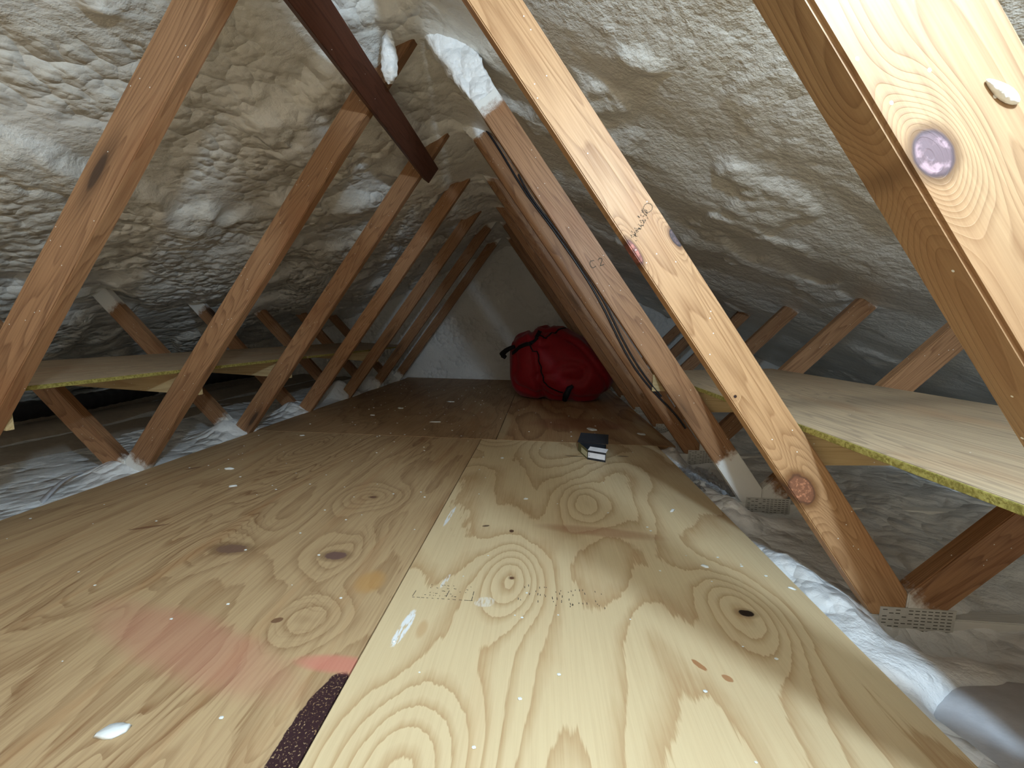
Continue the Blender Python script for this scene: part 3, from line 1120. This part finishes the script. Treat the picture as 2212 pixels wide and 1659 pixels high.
for i, c in enumerate(CHIPS):
    chip(*c, hh=.003 if c[2] < .03 else .005, seed=i * 2.3 + 1)

# crumbs too many to count
bm = bmesh.new()
for _ in range(260):
    y_ = random.uniform(.45, 4.4); x_ = random.uniform(-1.15, 1.05)
    s = random.uniform(.0010, .0026) * (1 + .35 * y_)
    if abs(x_ - .12) < .01 or abs(y_ - 2.2) < .02 or (x_ > .05 and 3.2 < y_ < 4.3) or (.6 < x_ < .84 and 1.82 < y_ < 2.15): continue
    bmesh.ops.create_icosphere(bm, subdivisions=1, radius=s, matrix=Matrix.Translation((x_, y_, s * .46 + .0006)) @ Matrix.Diagonal((1.4, 1, .45, 1)))
cr = from_bm('foam_crumbs', bm, M_CHIP)
tag(cr, 'fine white foam crumbs scattered over the plywood deck', 'foam crumbs', kind='stuff')

# ------------------------------------------------------------------ things beside the deck
def ribbon(name, rows, mat, parent=None):
    """closed slab from a lattice of points (rows x cols), 6 mm thick downward"""
    bm = bmesh.new()
    T = [[bm.verts.new(p) for p in r] for r in rows]
    Bq = [[bm.verts.new((p[0], p[1], p[2] - .006)) for p in r] for r in rows]
    n, m = len(rows), len(rows[0])
    for i in range(n - 1):
        for j in range(m - 1):
            bm.faces.new((T[i][j], T[i][j + 1], T[i + 1][j + 1], T[i + 1][j]))
            bm.faces.new((Bq[i][j], Bq[i + 1][j], Bq[i + 1][j + 1], Bq[i][j + 1]))
    for i in range(n - 1):
        bm.faces.new((T[i][0], T[i + 1][0], Bq[i + 1][0], Bq[i][0])); bm.faces.new((T[i][-1], Bq[i][-1], Bq[i + 1][-1], T[i + 1][-1]))
    for j in range(m - 1):
        bm.faces.new((T[0][j], Bq[0][j], Bq[0][j + 1], T[0][j + 1])); bm.faces.new((T[-1][j], T[-1][j + 1], Bq[-1][j + 1], Bq[-1][j]))
    return from_bm(name, bm, mat, parent, True)


def batt(x0, x1, y0, y1, zt, seed, label):
    rows = []
    n = 70
    for i in range(n):
        v = i / (n - 1); y = y0 + (y1 - y0) * v
        r = []
        for j in range(15):
            u = j / 14
            e = math.sin(math.pi * min(1, max(0, u))) ** .35
            wob = .05 * mnoise.noise(Vector((y * 1.4, seed, 0))) * (1 if u in (0, 1) else .6)
            z = zt - .045 + .05 * e + .014 * mnoise.noise(Vector((x0 * 3 + u * 3, y * 2.2, seed))) + .006 * mnoise.noise(Vector((u * 9, y * 9, seed)))
            r.append((x0 + (x1 - x0) * u + wob, y, z))
        rows.append(r)
    o = ribbon('insulation_batt', rows, M_PAPER)
    tag(o, label, 'insulation', 'paper faced insulation strips left of the deck')


batt(-2.22, -1.86, 1.05, 4.85, -.005, 1.0, 'paper-faced insulation strip on the left, closest to the deck')
batt(-2.62, -2.24, 1.05, 4.85, .015, 2.0, 'paper-faced insulation strip on the left, under the black duct')
batt(-3.05, -2.66, 1.05, 4.85, .03, 3.0, 'paper-faced insulation strip on the left, deepest toward the eave')

# flexible duct
def duct():
    root = empty('flexible_duct', (-2.5, 2.6, .05))
    tag(root, 'black wrapped flexible duct lying under the left shelf', 'duct')
    P = [(-2.40, 1.3, .115), (-2.44, 1.8, .105), (-2.47, 2.3, .10), (-2.52, 2.85, .11), (-2.58, 3.5, .12), (-2.62, 4.3, .12)]
    bm = bmesh.new()
    n, m = 130, 26
    prev = None
    for i in range(n + 1):
        u = i / n * (len(P) - 1); a = min(int(u), len(P) - 2)
        c = Vector(P[a]).lerp(Vector(P[a + 1]), u - a) - Vector((-2.5, 2.6, .05))
        ring = []
        for j in range(m):
            th = 2 * math.pi * j / m
            r = .052 + .0025 * math.sin(i * 1.9) + .010 * mnoise.noise(Vector((math.cos(th) * 2, math.sin(th) * 2, i * .12)))
            ring.append(bm.verts.new(c + Vector((r * math.cos(th), 0, r * math.sin(th)))))
        if prev:
            for j in range(m):
                k = (j + 1) % m
                bm.faces.new((prev[j], prev[k], ring[k], ring[j]))
        else: bm.faces.new(ring[::-1])
        prev = ring
    bm.faces.new(prev)
    from_bm('hose', bm, M_DUCT, root, True)
    bm = bmesh.new()
    bmesh.ops.create_cone(bm, segments=28, radius1=.061, radius2=.061, depth=.10, cap_ends=True,
                          matrix=Matrix.Translation(Vector((-2.523, 2.92, .111)) - Vector((-2.5, 2.6, .05))) @ Matrix.Rotation(math.pi / 2, 4, 'X'))
    tp = from_bm('tape_band', bm, M_TAPE, root, True)
    tp['label'] = 'grey tape band'


duct()

# grey torn strip standing out of the white foam on the left
rows = []
for i in range(10):
    u = i / 9
    rows.append([(-1.30 - .12 * u + .016 * j * (1 - .5 * u), 1.22 + .25 * u, -.025 + .035 * math.sin(u * 2.6) + .004 * j) for j in range(3)])
o = ribbon('torn_strip', rows, M_GREYSHEET)
tag(o, 'narrow grey torn strip lying on the white foam left of the deck', 'paper strip')

# smooth grey-white wrapped mound at the bottom right
def mound():
    bm = bmesh.new()
    nu, nv = 60, 30
    rows = []
    for i in range(nv + 1):
        ph = math.pi * i / nv
        row = []
        for j in range(nu):
            th = 2 * math.pi * j / nu
            s = abs(math.sin(ph)) ** .5
            ca, sa = math.cos(th), math.sin(th)
            ca = math.copysign(abs(ca) ** .6, ca); sa = math.copysign(abs(sa) ** .6, sa)
            p = Vector((s * ca * .36, s * sa * .34, math.copysign(abs(math.cos(ph)) ** .7, math.cos(ph)) * .085))
            p.z += .035 * mnoise.noise(Vector((p.x * 4, p.y * 3, 2))) + .010 * mnoise.noise(Vector((p.x * 12 + p.y * 5, p.y * 6, 7))) + .06 * max(0, p.x)
            p.y -= .10 * (p.x + .3) * (1 if p.y > 0 else 0)
            row.append(bm.verts.new(p))
        rows.append(row)
    for i in range(nv):
        for j in range(nu):
            k = (j + 1) % nu
            bm.faces.new((rows[i][j], rows[i][k], rows[i + 1][k], rows[i + 1][j]))
    bmesh.ops.remove_doubles(bm, verts=list(bm.verts), dist=1e-5)
    o = from_bm('wrapped_mound', bm, M_GREYSHEET, None, True)
    o.location = (1.452, .43, -.066)
    o.rotation_euler = (0, 0, 0)
    tag(o, 'smooth grey wrapped insulation mound at the bottom right beside the deck edge', 'insulation mound')


mound()

# crumpled clear film between the deck edge and the foam-capped truss
bm = bmesh.new()
bmesh.ops.create_grid(bm, x_segments=26, y_segments=22, size=.5)
for v in bm.verts:
    q = v.co.copy()
    v.co.x = q.x * .13; v.co.y = q.y * .30
    v.co.z = .03 * (1 - abs(mnoise.noise(Vector((q.x * 5, q.y * 5, 1)))) * 2) + .012 * mnoise.noise(Vector((q.x * 13, q.y * 13, 4)))
bmesh.ops.solidify(bm, geom=list(bm.faces), thickness=.0012)
fo = from_bm('plastic_film', bm, M_FILM, None, False)
fo.location = (1.165, 1.74, -.035)
tag(fo, 'crumpled clear plastic film beside the deck edge under the foam-capped web', 'plastic film')
